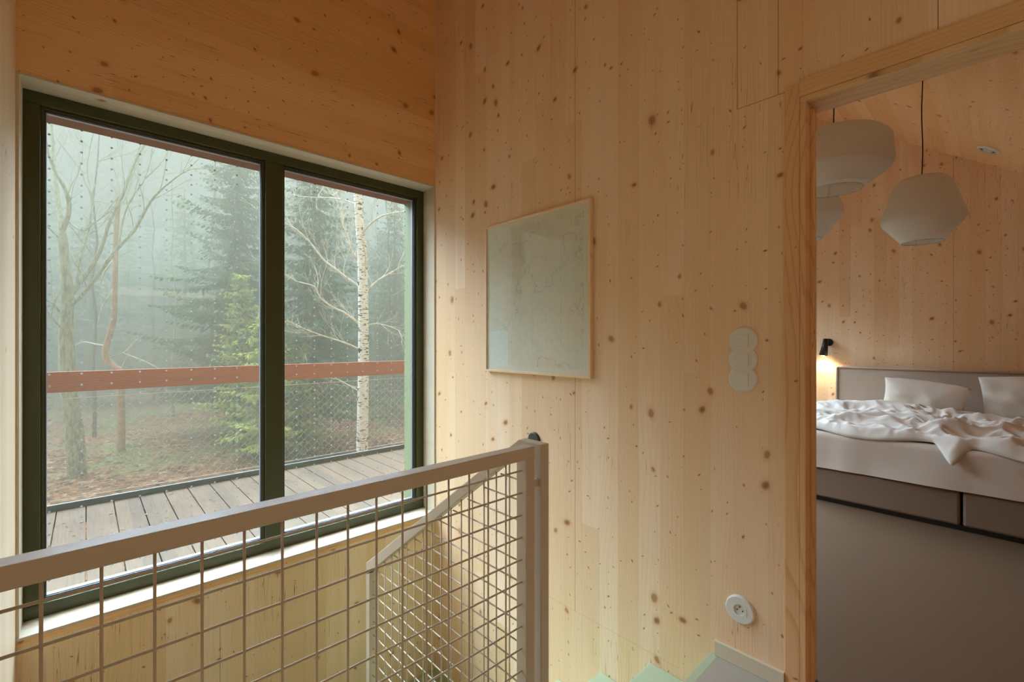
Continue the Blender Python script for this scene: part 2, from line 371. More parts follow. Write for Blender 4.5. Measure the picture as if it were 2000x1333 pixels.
# ------------------------------------------------------------------ windows
def window(name, x0, x1, z0, z1, mull, yf=2.82, dots=True):
    r = empty(name, ((x0+x1)/2, yf, z0), kind='structure')
    # pale lining boards of the reveal
    l = MB().box(x0, x0+.010, YA-.004, yf+.005, z0+.012, z1-.010).box(x1-.010, x1, YA-.004, yf+.005, z0+.012, z1-.010)
    l.build('lining', M['lining'], r, bevel=.001)
    MB().box(x0, x1, YA-.004, yf+.005, z1-.010, z1).build('head_lining', M['lining_h'], r, bevel=.001)
    MB().box(x0, x1, YA-.010, yf+.005, z0, z0+.012).build('sill', M['lining_h'], r, bevel=.0015)
    a0, a1, b0, b1 = x0+.010, x1-.010, z0+.012, z1-.010; fw = .052; y0, y1 = yf, yf+.075
    fr = MB().box(a0, a0+fw, y0, y1, b0+fw+.005, b1-fw).box(a1-fw, a1, y0, y1, b0+fw+.005, b1-fw).box(a0, a1, y0, y1, b0, b0+fw+.005).box(a0, a1, y0, y1, b1-fw, b1)
    fr.build('frame', M['green_frame'], r, bevel=.003)
    edges = [a0+fw]
    for m0, m1 in mull:
        MB().box(m0, m1, y0, y1, b0+fw, b1-fw).build('mullion', M['green_frame'], r, bevel=.003); edges += [m0, m1]
    edges.append(a1-fw)
    zz0, zz1 = b0+fw+.005, b1-fw
    for i in range(0, len(edges), 2):
        p0, p1 = edges[i], edges[i+1]; g = .011
        def ring(mb, q, ya, yb, off=0):
            A0, A1, B0, B1 = p0+off, p1-off, zz0+off, zz1-off
            mb.box(A0, A0+q, ya, yb, B0+q, B1-q).box(A1-q, A1, ya, yb, B0+q, B1-q).box(A0, A1, ya, yb, B0, B0+q).box(A0, A1, ya, yb, B1-q, B1); return mb
        ring(MB(), g, yf+.018, yf+.040).build('glazing_bead', M['green_frame'], r, bevel=.002)
        ring(MB(), .004, yf+.024, yf+.040, g).build('gasket', M['bead'], r)
        ring(MB(), .006, yf+.041, yf+.062, g).build('spacer_bar', M['spacer'], r)
        pane = MB().box(p0+.004, p1-.004, yf+.040, yf+.0405, zz0+.004, zz1-.004)
        po = pane.build('pane', M['glass'], r)
        if dots:
            D = MB(); x = -.1185; cols = []
            while x < p1 - .03:
                if x > p0 + .022: cols.append(x)
                x += .1035
            for cx in cols:
                z = 2.172
                while z > zz0 + .03:
                    k = 10; vv = [(cx+.0048*math.cos(2*PI*j/k), yf+.0392, z+.0048*math.sin(2*PI*j/k)) for j in range(k)]
                    vv += [(x_, yf+.0398, z_) for x_, _, z_ in vv]
                    D.add(vv, [tuple(range(k)), tuple(range(k, 2*k))[::-1]] + [(j, (j+1) % k, k+(j+1) % k, k+j) for j in range(k)]); z -= .0505
            D.build('dot_pattern', M['dot'], r)
    # outside reveal
    MB().box(x1-.040, x1, yf+.075, YO, z0, z1).build('outer_jamb', M['ext_green'], r)
    MB().box(x0, x0+.020, yf+.075, YO, z0, z1).build('outer_jamb', M['ext_green'], r)
    MB().box(x0+.020, x1-.04, yf+.075, YO, z1-.060, z1).build('outer_head', M['ext_red'], r)
    MB().box(x0, x1, yf+.075, YO+.02, z0, z0+.02).build('outer_sill', M['ext_green'], r)
    return r
window('window_1', WX0, WX1, WZ0, WZ1, ((.738, .830),))
window('window_2', BX0, BX1, BZ0, BZ1, ((4.05, 4.14),), dots=False)
sk = empty('added_roof_window', ((SKX0+SKX1)/2, (SKY0+SKY1)/2, roof_z((SKY0+SKY1)/2)), kind='structure')  # unseen roof window, put in as extra fill light
def skp(mb, y0, y1, x0, x1, h0, h1): mb.prism([(y0, roof_z(y0)+h0), (y1, roof_z(y1)+h0), (y1, roof_z(y1)+h1), (y0, roof_z(y0)+h1)], 'x', x0, x1); return mb
m = MB()
for a in ((SKY0, SKY0+.05, SKX0, SKX1), (SKY1-.05, SKY1, SKX0, SKX1), (SKY0+.05, SKY1-.05, SKX0, SKX0+.05), (SKY0+.05, SKY1-.05, SKX1-.05, SKX1)): skp(m, *a, .12, .25)
m.build('frame', M['green_frame'], sk); skp(MB(), SKY0+.05, SKY1-.05, SKX0+.05, SKX1-.05, .19, .195).build('pane', M['glass'], sk)
ld = bpy.data.lights.new('added_roof_window_portal', 'AREA'); ld.shape = 'RECTANGLE'; ld.size = 1.25; ld.size_y = 1.20; ld.cycles.is_portal = True
lo = bpy.data.objects.new('added_roof_window_portal', ld); C.objects.link(lo); ym = (SKY0+SKY1)/2; lo.location = ((SKX0+SKX1)/2, ym, roof_z(ym)+.24); lo.rotation_euler = (math.atan(.669), 0, 0)
for nm, (x0, x1, z0, z1) in {'window_portal': (WX0, WX1, WZ0, WZ1), 'bedroom_window_portal': (BX0, BX1, BZ0, BZ1)}.items():
    ld = bpy.data.lights.new(nm, 'AREA'); ld.shape = 'RECTANGLE'; ld.size = x1-x0; ld.size_y = z1-z0; ld.cycles.is_portal = True
    lo = bpy.data.objects.new(nm, ld); C.objects.link(lo); lo.location = ((x0+x1)/2, 2.95, (z0+z1)/2); lo.rotation_euler = (-PI/2, 0, 0)

# ------------------------------------------------------------------ railings
def wires(mb, u0, u1, z0f, z1f, P, us, zs, r=.0026):
    pass
RY0, RY1 = .932, .974
rl = empty('railing', (.40, .95, 0), 'warm white steel railing panel with square wire mesh across the landing edge', 'railing')
m = MB().box(XC+.03, .964, RY0, RY1, .865, .900).box(.929, .964, RY0, RY1, .03, .865).box(XC+.03, XC+.065, RY0, RY1, .03, .865).box(XC+.065, .929, RY0, RY1, .03, .065)
m.build('frame', M['rail_paint'], rl, bevel=.0025)
g = MB(); x = .8624
while x > XC + .07:
    g.tube([(x, .947, .062), (x, .947, .868)], .0026, 6); x -= .065
z = .831
while z > .07:
    g.tube([(XC+.06, .9522, z), (.929, .9522, z)], .0026, 6); z -= .065
g.build('wire_mesh', M['rail_paint'], rl, smooth=True)
for z in (.775, .12): MB().box(.962, .994, .943, .956, z, z+.022).build('connecting_tab', M['rail_paint'], rl)
for x in (.86, -.12): MB().box(x, x+.05, .88, .944, 0, .006).box(x+.015, x+.035, RY0-.002, .944, .0, .034).build('foot', M['rail_paint'], rl)

# sloping stair railing
SX0, SX1 = .991, 1.026
K0, KE = 1.03, 2.094; SL = -.72
def rz(y): return .900 if y < K0 else .900 + SL * (y - K0)
sr = empty('stair_railing', (1.0, 1.5, -.6), 'sloping warm white railing with square wire mesh running down the stairs', 'railing')
hz = .058
def low(y): return rz(y) - 1.05
mm = MB()
mm.prism([(RY0, .9), (K0, .9), (KE, rz(KE)), (KE, rz(KE)-hz), (K0-.004, .9-.036), (RY0+.035, .9-.036), (RY0+.035, low(RY0)), (RY0, low(RY0))], 'x', SX0, SX1)
mm.prism([(KE-.035, rz(KE)-hz+.02), (KE, rz(KE)-hz+.001), (KE, low(KE)), (KE-.035, low(KE)+.02)], 'x', SX0, SX1)
mm.prism([(RY0+.035, low(K0)), (K0, low(K0)), (KE-.035, low(KE-.035)), (KE-.035, low(KE-.035)+.036), (K0, low(K0)+.036), (RY0+.035, low(K0)+.036)], 'x', SX0+.0002, SX1-.0002)
mm.build('frame', M['rail_paint'], sr, bevel=.0025)
g = MB(); y = RY0 + .035 + .055
while y < KE - .04:
    g.tube([(1.006, y, low(max(y, K0))+.03), (1.006, y, rz(y)-.036)], .0026, 6); y += .065
z = .831
while z > -1.0:
    ya = RY0+.033; yb = KE-.033
    # the top rail cuts the wire on the far side, the bottom rail on the near side
    if z > rz(KE) - hz: yb = min(yb, K0 + (.9 - hz - z) / -SL + .0)
    if z < low(K0): ya = max(ya, K0 + (low(K0) - z) / -SL)
    if yb > ya + .02: g.tube([(1.0112, ya, z), (1.0112, yb, z)], .0026, 6)
    z -= .065
g.build('wire_mesh', M['rail_paint'], sr, smooth=True)

# ------------------------------------------------------------------ stairs
st = empty('staircase', (1.4, 1.4, -1.1), 'pale green painted staircase going down behind the railing', 'staircase')
RUN, RISE, Y0 = .262, .178, .735
MB().box(1.03, XB-.002, Y0, Y0+.030, -.04, -.001).build('nosing', M['stair_green'], st, bevel=.002)
NS = 5
for k in range(1, NS+1):
    ya = Y0 + .03 + RUN*(k-1); zt = -RISE*k
    MB().box(1.03, XB-.002, ya-.03, ya+RUN, zt-.04, zt).build('tread', M['stair_green'], st, bevel=.003)
    MB().box(1.03, XB-.002, ya-.02, ya, zt, zt+RISE-.04).build('riser', M['stair_green'], st)
ye = Y0 + .03 + RUN*NS
MB().box(XC+.002, XB-.002, ye, YA-.002, -RISE*(NS+1)-.04, -RISE*(NS+1)).build('landing', M['stair_green'], st, bevel=.003)
MB().prism([(.735, .0), (ye, -RISE*NS), (ye+.1, -RISE*NS-.3), (.735, -.32)], 'x', 1.0, 1.03).build('stringer', M['stair_green'], st)

# ------------------------------------------------------------------ switches, socket, picture, wall disc
def plate(mb, y, z, r, x=XB, th=.010):
    mb.lathe([(0.0001, 0), (r, 0), (r, -th*.55), (r-.002, -th*.85), (r-.005, -th), (.0001, -th)], (x, y, z), 'x', 48)
sw = empty('light_switch', (XB, .646, 1.141), 'white triple rocker light switch of three overlapping round plates beside doorway', 'light switch')
pm = MB()
for z, th_ in ((1.212, .0100), (1.141, .0102), (1.070, .0104)): plate(pm, .646, z, .0505, th=th_)
pm.build('plate', M['white_plastic'], sw)
for z in (1.212, 1.141, 1.070):
    MB().box(XB-.014, XB-.009, .646-.0215, .646+.0215, z-.022, z+.022).build('rocker', M['white_plastic'], sw, bevel=.0012)
so = empty('power_socket', (XB, .657, .21), 'white round power socket low on the wall above the baseboard', 'socket')
pm = MB(); pm.lathe([(.0195, -.004), (.0205, -.010), (.047, -.010), (.0505, -.0075), (.0515, 0), (.0001, 0)], (XB, .657, .21), 'x', 48)
pm.build('plate', M['white_plastic'], so, smooth=False)
MB().lathe([(.0001, -.0042), (.0196, -.0042), (.0200, -.0095)], (XB, .657, .21), 'x', 32).build('recess', M['white_plastic'], so)
for dy in (-.0095, .0095):
    MB().lathe([(.0001, -.0050), (.0026, -.0050), (.0026, -.003)], (XB, .657+dy, .208), 'x', 12).build('pin_hole', M['socket_hole'], so)
MB().lathe([(.0026, -.004), (.0024, -.013), (.0001, -.0145)], (XB, .657, .221), 'x', 12).build('earth_pin', M['spacer'], so)
MB().box(XB-.0106, XB-.0095, .657-.0270, .657-.0264, .195, .225).build('cover_seam', M['socket_hole'], so)

dk = MB().lathe([(.0001, 0), (.043, 0), (.043, -.008), (.038, -.014), (.0001, -.016)], (XB, 1.722, .672), 'x', 36).build('wall_disc', M['grey_metal'])
tag(dk, 'small dark round wall fitting half hidden behind the railing corner', 'wall fitting')

def map_mat():
    m, t, b = new_mat('printed_map'); N = NT(t); tcn = t.nodes.new('ShaderNodeTexCoord'); o = N.sep(tcn.outputs['Object']); y, z = o[1], o[2]
    n1 = N.noise(N.xyz(y, z, 0.0), 4.5, 6, .6); n2 = N.noise(N.xyz(y, z, 4.0), 14, 5, .6); n3 = N.noise(N.xyz(y, z, 9.0), 3.0, 5, .55)
    col = N.mix(N.rng(n1, .4, .6), (.76, .73, .61), (.70, .72, .61))
    col = N.mix(N.m('MULTIPLY', N.rng(n2, .5, .62), .35), col, (.60, .66, .50))
    col = N.mix(N.m('MULTIPLY', N.rng(n3, .52, .68), .6), col, (.78, .66, .52))
    li = N.rng(N.m('ABSOLUTE', N.m('SUBTRACT', N.m('FRACT', N.m('MULTIPLY', n1, 14.0)), .5)), .05, .01)
    col = N.mix(N.m('MULTIPLY', li, .22), col, (.30, .26, .16))
    rv = N.rng(N.m('ABSOLUTE', N.m('SUBTRACT', N.noise(N.xyz(y, z, 2.0), 2.4, 7, .6), .5)), .006, .001)
    col = N.mix(N.m('MULTIPLY', rv, .4), col, (.22, .34, .42))
    # fold lines every eighth, and the pale margin
    fy = N.m('ABSOLUTE', N.m('SUBTRACT', N.m('FRACT', N.m('DIVIDE', N.m('ADD', y, 10.0), .1)), .5)); fo = N.m('GREATER_THAN', fy, .49)
    col = N.mix(N.m('MULTIPLY', fo, .25), col, (.36, .34, .26))
    ed = N.m('MAXIMUM', N.m('GREATER_THAN', N.m('ABSOLUTE', y), .345), N.m('GREATER_THAN', N.m('ABSOLUTE', z), .392))
    col = N.mix(ed, col, (.76, .74, .62))
    t.links.new(col, b.inputs['Base Color']); b.inputs['Roughness'].default_value = .6; return m
PY0, PY1, PZ0, PZ1 = 1.3297, 2.1158, 1.029, 1.895
pc = empty('framed_map', (XB-.001, (PY0+PY1)/2, (PZ0+PZ1)/2), 'large pale printed map in a thin light wood frame on spruce wall', 'picture')
m = MB(); q = .012
for a in ((PY0, PY0+q, PZ0, PZ1), (PY1-q, PY1, PZ0, PZ1), (PY0+q, PY1-q, PZ0, PZ0+q), (PY0+q, PY1-q, PZ1-q, PZ1)): m.box(XB-.024, XB-.001, *a)
m.build('frame', M['picture_wood'], pc, bevel=.001)
MB().box(XB-.014, XB-.012, PY0+q, PY1-q, PZ0+q, PZ1-q).build('map_print', map_mat(), pc)
MB().box(XB-.0190, XB-.0186, PY0+q, PY1-q, PZ0+q, PZ1-q).build('glazing', M['picture_glass'], pc)
inset = MB().box(XB-.0146, XB-.0141, PY1-.20, PY1-.03, PZ0+.03, PZ0+.24); inset.build('pale_inset', simple('pale_inset_print', (.72, .77, .72), .6, var=.08, scale=60), pc)  # lighter rectangle in the lower corner of the map

# ------------------------------------------------------------------ bedroom
BXF = 4.05; BC = .16; BW = 1.0; BL = 2.05
bed = empty('bed', (BXF+BL/2, BC, 0), 'wide taupe upholstered bed with beige headboard and cream fitted sheet', 'bed')
for s, (a, b_) in enumerate(((BC+.006, BC+BW), (BC-BW, BC-.006))):
    MB().box(BXF, BXF+BL, a, b_, .035, .252).build('base', M['uph_brown'], bed, bevel=.014)
MB().box(BXF+.03, BXF+BL-.02, BC-BW+.03, BC+BW-.03, 0, .037).build('plinth', M['shade_black'], bed)  # near-black colour carries the shadow in the gap below the bed
# fitted sheet over the mattress, with soft creases
def sheet():
    b = MB(); nu, nv = 70, 90; vv = []
    x0, x1, y0, y1, z0, z1 = BXF-.012, BXF+BL-.01, BC-BW-.012, BC+BW+.012, .258, .53
    prof = []; rr = .045
    prof += [(0, 0), (0, .05), (0, .10), (0, .15), (0, (z1-z0)-rr)]
    for k in range(1, 6):
        w_ = PI/2*k/5; prof.append((rr-rr*math.cos(w_), (z1-z0)-rr+rr*math.sin(w_)))
    L = x1 - x0
    for k in range(1, 24): prof.append((rr + (L-2*rr)*k/24, z1-z0))
    prof.append((L, z1-z0)); prof.append((L, 0))
    for (u, h) in prof:
        for j in range(nv+1):
            y = y0 + (y1-y0)*j/nv; e_ = min(j, nv-j)
            z = z0 + h; x = x0 + u
            if e_ == 0: y += (.03 if j == 0 else -.03) if h > .25 else 0
            if u < .02:
                n_ = noise.noise(Vector((y*5, z*2.2 + y*3, 1.0)))
                f_ = max(0, 1-abs(y-.80)/.012)*.006 + max(0, 1-abs(y-.15)/.012)*.007
                x -= n_ * .010 + f_ + .012*max(0, noise.noise(Vector((y*1.7 - z*3.0, z*9 + y*2.0, 7.0))))
            vv.append((x, y, z))
    n = nv+1; ff = [(i*n+j, i*n+j+1, (i+1)*n+j+1, (i+1)*n+j) for i in range(len(prof)-1) for j in range(nv)]
    m_ = len(prof)
    ff += [tuple(i*n for i in range(m_)), tuple(i*n+nv for i in range(m_))[::-1]]
    return b.add(vv, ff)
sheet().build('fitted_sheet', M['sheet'], bed, smooth=True)
hb = MB().box(XH-.115, XH-.035, BC-1.085, BC+1.085, .02, .925); hbo = hb.build('headboard', M['uph_beige'], bed, bevel=.022)
pp = MB().tube([(XH-.116, BC-1.075, .918), (XH-.116, BC+1.072, .918), (XH-.116, BC+1.078, .90), (XH-.116, BC+1.078, .05)], .014, 8)
pp.build('piping', M['uph_beige'], hbo, smooth=True)

def pillow(name, c, w_, h_, d_, rot, label, seed):
    b = MB(); n = 26; top = []; bot = []
    random.seed(seed)
    Rm = Matrix.Rotation(rot[2], 3, 'Z') @ Matrix.Rotation(rot[1], 3, 'Y') @ Matrix.Rotation(rot[0], 3, 'X')
    for side, lst in ((1, top), (-1, bot)):
        for i in range(n+1):
            for j in range(n+1):
                u, v = 2*i/n-1, 2*j/n-1
                e_ = max(0, (1-abs(u)**2.4))*max(0, (1-abs(v)**2.4))
                pu = u*(1-.05*(1-v*v)*abs(u)); pv = v*(1-(-.02 if v > 0 else .06)*(1-u*u)*abs(v))
                th = d_/2*(e_**.55)
                cr = .011*noise.noise(Vector((u*2.4+seed, v*2.4, side*2.0)))*3*e_**.4 + .008*noise.noise(Vector((u*6, v*6+seed, side)))*e_**.3
                lst.append(Rm @ Vector((side*(th+cr*.9), pu*w_/2, pv*h_/2)) + Vector(c))
    N_ = n+1; base = len(b.v); b.add(top, [(i*N_+j, (i+1)*N_+j, (i+1)*N_+j+1, i*N_+j+1) for i in range(n) for j in range(n)])
    b.add(bot, [(i*N_+j, i*N_+j+1, (i+1)*N_+j+1, (i+1)*N_+j) for i in range(n) for j in range(n)])
    o = b.build(name, M['linen'], None, smooth=True)
    me = o.data
    import bmesh
    bm = bmesh.new(); bm.from_mesh(me); bmesh.ops.remove_doubles(bm, verts=bm.verts, dist=.0015); bmesh.ops.recalc_face_normals(bm, faces=bm.faces); bm.to_mesh(me); bm.free()
    return tag(o, label, 'pillow')
pillow('pillow', (5.84, .49, .665), .60, .40, .20, (.15, -.66, 0), 'white pillow on the left of the bed against the headboard', 3)
pillow('pillow', (5.86, -.22, .69), .66, .48, .17, (-.06, -.42, 0), 'white pillow at the right, partly cut off by the picture edge', 8)

# duvet placeholder
# folds of the duvet: start, end (x, y), height, width, lean; most run across the bed
FOLDS = [((4.20, 1.05), (4.32, .20), .050, .050, .4), ((4.38, 1.12), (4.62, .35), .060, .060, .5), ((4.60, 1.10), (4.70, .30), .045, .045, -.3),
         ((4.84, 1.12), (4.98, .55), .070, .075, .4), ((5.02, .95), (5.06, .15), .060, .070, .0), ((5.25, 1.0), (5.28, .30), .055, .080, .2),
         ((4.30, .50), (4.75, .08), .055, .040, .5), ((4.20, .30), (4.60, -.35), .060, .045, .6), ((4.45, .10), (4.90, -.55), .075, .055, .5),
         ((4.25, -.20), (4.42, -.85), .070, .060, .4), ((4.55, -.30), (4.62, -1.0), .060, .050, -.4), ((4.75, -.10), (5.05, -.80), .070, .060, .3),
         ((5.00, .05), (5.22, -.50), .050, .050, .2), ((4.10, .42), (4.40, .12), .040, .030, .6), ((4.12, -.05), (4.30, -.32), .050, .035, .2),
         ((4.15, .85), (4.30, .62), .035, .040, .3), ((4.70, .85), (4.88, .40), .035, .035, .5), ((5.10, -.35), (5.30, -.95), .060, .060, .1)]
def duvet():
    b = MB(); nu, nv = 190, 260; y0, y1 = BC-1.10, BC+1.07; vv = []
    def front(y): return 4.055 + .020*math.sin(y*7) - .060*math.exp(-((y-.20)/.06)**2) - .03*max(0, math.sin(y*2.6+2.6)) + .05*max(0, y-.75)
    for i in range(nu+1):
        for j in range(nv+1):
            u, v = i/nu, j/nv
            y = y0+(y1-y0)*v + .035*noise.noise(Vector((u*5, 3, 0)))*(1 if .02 < v < .98 else .8)
            xf = front(y); xb = 5.40 + .12*noise.noise(Vector((y*1.6, 8, 0))) - .35*max(0, min(1, (.05-y)/.45))*max(0, min(1, (y+.55)/.3))
            x = xf+(xb-xf)*u
            w_ = noise.noise_vector(Vector((x*2.4, y*1.9, 0)))
            wx, wy = x+w_.x*.075, y+w_.y*.10
            h = 0.0
            for (ax_, ay_), (bx_, by_), hh, ww, lean in FOLDS:
                dx, dy = bx_-ax_, by_-ay_; L2 = dx*dx+dy*dy
                t_ = ((wx-ax_)*dx+(wy-ay_)*dy)/L2; tc_ = max(0, min(1, t_)); L = L2**.5
                across_ = ((wx-ax_)*dy-(wy-ay_)*dx)/L
                past = abs(t_-tc_)*L
                width = ww*(1+lean if across_ > 0 else max(.35, 1-lean*1.1))
                d = math.sqrt((across_/width)**2 + (past/(ww*1.5))**2 + .01)-.1
                h += hh*math.exp(-d*1.5)*1.12*(.75+.25*math.sin(PI*tc_))
            q_ = Vector((wx*1.0, wy*.62, 0))
            rr = 1-abs(noise.noise(q_*6.5))*3.2; r2 = 1-abs(noise.noise(Vector((wx*13, wy*7.5, 4))))*3.2; r3 = 1-abs(noise.noise(Vector((wx*24+wy*6, wy*15, 8))))*3
            rough_ = .5+.5*max(0, min(1, (.75-y)/.6))
            h = h*.95 + .026*max(-.6, rr)*rough_ + .017*max(-.5, r2)*rough_ + .0045*r3
            h += .030*math.exp(-((x-5.1)/.35)**2)*max(0, min(1, (y-.1)/.3))
            e_ = min(u/.035, (1-u)/.03, v/.02, (1-v)/.02, 1); e_ = math.sin(max(0, e_)*PI/2)**.6
            z = .548 + max(.002, h+.012)*e_*1.0 + .010*e_
            # the front edge rolls over the mattress edge and hangs a little
            if u < .06:
                over = 4.05 - x
                if over > -.03: z -= (over+.03)**1.2*1.5*(1-u/.06)
                poke = max(0, 1-abs(y-.20)/.085)*(1-u/.06); z -= .070*poke; x -= .030*poke
            vv.append((x, y, z))
    n = nv+1
    return b.add(vv, [(i*n+j, (i+1)*n+j, (i+1)*n+j+1, i*n+j+1) for i in range(nu) for j in range(nv)])
dv = duvet().build('duvet', M['linen'], None, smooth=True, solid=.008)
tag(dv, 'crumpled white duvet thrown over the bed', 'duvet')
#END DUVET

# pendants
def pendant(px, py_widest, t, prof, lab, name='pendant_lamp', zb=None, loc=None):
    c = loc or ray(px, py_widest, t); ztop = roof_z(c.y)
    H = prof[-1][1]
    r = empty(name, (c.x, c.y, c.z), lab, 'pendant lamp', 'white paper pendant lamps in the bedroom')
    sh = MB(); pr = []
    for (a, b_) in zip(prof, prof[1:]):
        for k in range(6): pr.append((a[0]+(b_[0]-a[0])*k/6, a[1]+(b_[1]-a[1])*k/6))
    pr.append(prof[-1])
    for _ in range(1):
        pr = [pr[0]] + [((a[0]+2*b_[0]+c_[0])/4, (a[1]+2*b_[1]+c_[1])/4) for a, b_, c_ in zip(pr, pr[1:], pr[2:])] + [pr[-1]]
    sh.lathe(pr, (c.x, c.y, c.z), 'z', 64); so_ = sh.build('shade', M['paper'], r, smooth=True, solid=.0012)
    rb = prof[0][0]; wr = MB()
    wr.tube([(c.x+rb*math.cos(2*PI*k/32), c.y+rb*math.sin(2*PI*k/32), c.z) for k in range(33)], .0016, 6, False)
    rt = prof[-1][0]
    wr.tube([(c.x+rt*math.cos(2*PI*k/32), c.y+rt*math.sin(2*PI*k/32), c.z+H) for k in range(33)], .0016, 6, False)
    for k in range(3):
        w_ = 2*PI*k/3+.4; wr.tube([(c.x+rt*math.cos(w_), c.y+rt*math.sin(w_), c.z+H), (c.x+.015*math.cos(w_), c.y+.015*math.sin(w_), c.z+H-.03), (c.x+.02*math.cos(w_), c.y+.02*math.sin(w_), c.z+H*.45), (c.x+rb*math.cos(w_), c.y+rb*math.sin(w_), c.z)], .0012, 5)
    wr.build('wire_frame', M['spacer'], r)
    MB().lathe([(.001, .0), (.018, 0), (.020, .05), (.012, .07), (.001, .07)], (c.x, c.y, c.z+H-.11), 'z', 20).build('lamp_holder', M['white_plastic'], r)
    MB().lathe([(.001, -.075), (.018, -.068), (.030, -.045), (.026, -.02), (.013, .0), (.001, 0)], (c.x, c.y, c.z+H-.11), 'z', 20).build('bulb', M['white_plastic'], r, smooth=True)
    cp = [(c.x+.003*math.sin(k*1.3), c.y+.003*math.cos(k), c.z+H-.05+(ztop-c.z-H+.045)*k/10) for k in range(11)]
    MB().tube(cp, .0034, 6).build('cord', M['cord'], r, smooth=True)
    MB().lathe([(.001, .03), (.055, .03), (.058, -.025), (.052, -.045), (.001, -.05)], (c.x, c.y+.0, ztop-.004), 'z', 28).build('canopy', M['black_metal'], r)
    return r
lant = [(.112, 0), (.234, .155), (.150, .405), (.118, .437)]
pendant(0, 0, 0, lant, 'white paper lantern pendant with six-sided outline hanging at the centre of the doorway', loc=Vector((4.22, .36, 1.893)))
pendant(0, 0, 0, [(.150, 0), (.302, .115), (.290, .285), (.235, .335), (.15, .350)], 'wide flat drum-shaped white paper pendant, highest in the doorway', loc=Vector((3.44, .71, 2.160)))
pendant(0, 0, 0, [(a*1.15, b*1.15) for a, b in lant], 'white paper pendant half hidden by the door jamb below the drum-shaped one', loc=Vector((4.02, 1.03, 1.985)))

# ceiling valve
vc = Vector((5.754, .058, roof_z(.058)))
vo = empty('ceiling_vent', vc, 'small round white vent valve in the sloping bedroom ceiling', 'vent')
v1 = MB().lathe([(.001, -.001), (.088, -.001), (.088, -.006), (.066, -.020), (.060, -.008), (.001, -.008)], vc, 'z', 40).build('ring', M['white_plastic'], vo, smooth=False)
v2 = MB().lathe([(.001, -.009), (.032, -.009), (.036, -.015), (.001, -.021)], vc, 'z', 32).build('disc', M['white_plastic'], vo)
v3 = MB().lathe([(.038, -.0095), (.0620, -.0095)], vc, 'z', 32).build('gap', M['shade_black'], vo)  # flat black ring drawn for the shaded slot round the disc
vo.rotation_euler = (math.atan(.669), 0, 0)

# sconce
sc = empty('wall_lamp', (XH, 1.36, 1.21), 'small black cone wall lamp glowing above the headboard corner', 'wall lamp')
MB().lathe([(.001, 0), (.042, 0), (.042, -.022), (.001, -.024)], (XH, 1.335, 1.195), 'x', 28).build('wall_plate', M['black_metal'], sc)
MB().tube([(XH-.02, 1.335, 1.195), (XH-.075, 1.345, 1.195)], .010, 10).build('arm', M['black_metal'], sc)
MB().tube([(XH-.083, 1.350, 1.235), (XH-.083, 1.362, 1.13), (XH-.084, 1.375, 1.045)], [.024, .032, .042], 24, cap=False).build('shade', M['black_metal'], sc, smooth=True, solid=.002)
MB().lathe([(.001, 0), (.024, 0), (.020, .006), (.001, .008)], (XH-.083, 1.350, 1.231), 'z', 24).build('cap', M['black_metal'], sc)
MB().lathe([(.001, -.03), (.018, -.026), (.026, -.005), (.024, .015), (.012, .03), (.001, .03)], (XH-.084, 1.372, 1.068), 'z', 20).build('bulb', emit('warm_bulb', (1, .72, .38), 30), sc, smooth=True)
ld = bpy.data.lights.new('wall_lamp_light', 'SPOT'); ld.energy = 11; ld.color = (1, .70, .36); ld.spot_size = 2.5; ld.spot_blend = .7; ld.shadow_soft_size = .03
lo = bpy.data.objects.new('wall_lamp_light', ld); C.objects.link(lo); lo.location = (XH-.084, 1.376, 1.030); lo.rotation_euler = (0, 0, 0); lo.parent = None

# ------------------------------------------------------------------ balcony
def deck_mat():
    m, t, b = new_mat('weathered_deck_boards'); N = NT(t); tcn = t.nodes.new('ShaderNodeTexCoord'); o = N.sep(tcn.outputs['Object'])
    bi = N.m('FLOOR', N.m('DIVIDE', N.m('ADD', o[0], 10.0), .155)); r = N.white(N.xyz(bi, 2.0))[0]
    gr = N.noise(N.xyz(N.m('MULTIPLY', o[0], 120.0), N.m('MULTIPLY', o[1], 4.0), bi), 1.0, 4, .6)
    bl = N.noise(N.xyz(o[0], o[1], 1.0), 5.0, 5, .6)
    col = N.mix(r, (0.165, 0.122, 0.086), (0.130, 0.104, 0.078)); col = N.mix(N.m('MULTIPLY', N.rng(gr, .4, .75), .5), col, (0.075, 0.055, 0.040))
    col = N.mix(N.m('MULTIPLY', N.rng(bl, .5, .7), .4), col, (0.17, 0.135, 0.10))
    t.links.new(col, b.inputs['Base Color']); b.inputs['Roughness'].default_value = .8; b.inputs['Specular IOR Level'].default_value = .05
    bp = t.nodes.new('ShaderNodeBump'); bp.inputs['Strength'].default_value = .5; bp.inputs['Distance'].default_value = .003; t.links.new(gr, bp.inputs['Height']); t.links.new(bp.outputs[0], b.inputs['Normal'])
    return m
DZ0 = -.02; YK = 4.66
dm = MB(); x = -3.1
while x < 6.6:
    dm.box(x+.003, x+.152, YO+.03, YK-.012, DZ0-.03, DZ0); x += .155
dko = dm.build('deck_boards', deck_mat(), None, bevel=.002); dko['kind'] = 'structure'
bf = empty('balcony_railing', (1.7, YK, DZ0), 'balcony railing with red-brown handrail board and white rope net outside window', 'railing')
rm, rt_, rb_ = new_mat('red_brown_grooved_board'); N = NT(rt_); tcn = rt_.nodes.new('ShaderNodeTexCoord'); o3 = N.sep(tcn.outputs['Object'])
gv = N.m('SINE', N.m('MULTIPLY', o3[2], 2*PI/.0095)); bp = rt_.nodes.new('ShaderNodeBump'); bp.inputs['Distance'].default_value = .002; bp.inputs['Strength'].default_value = .4
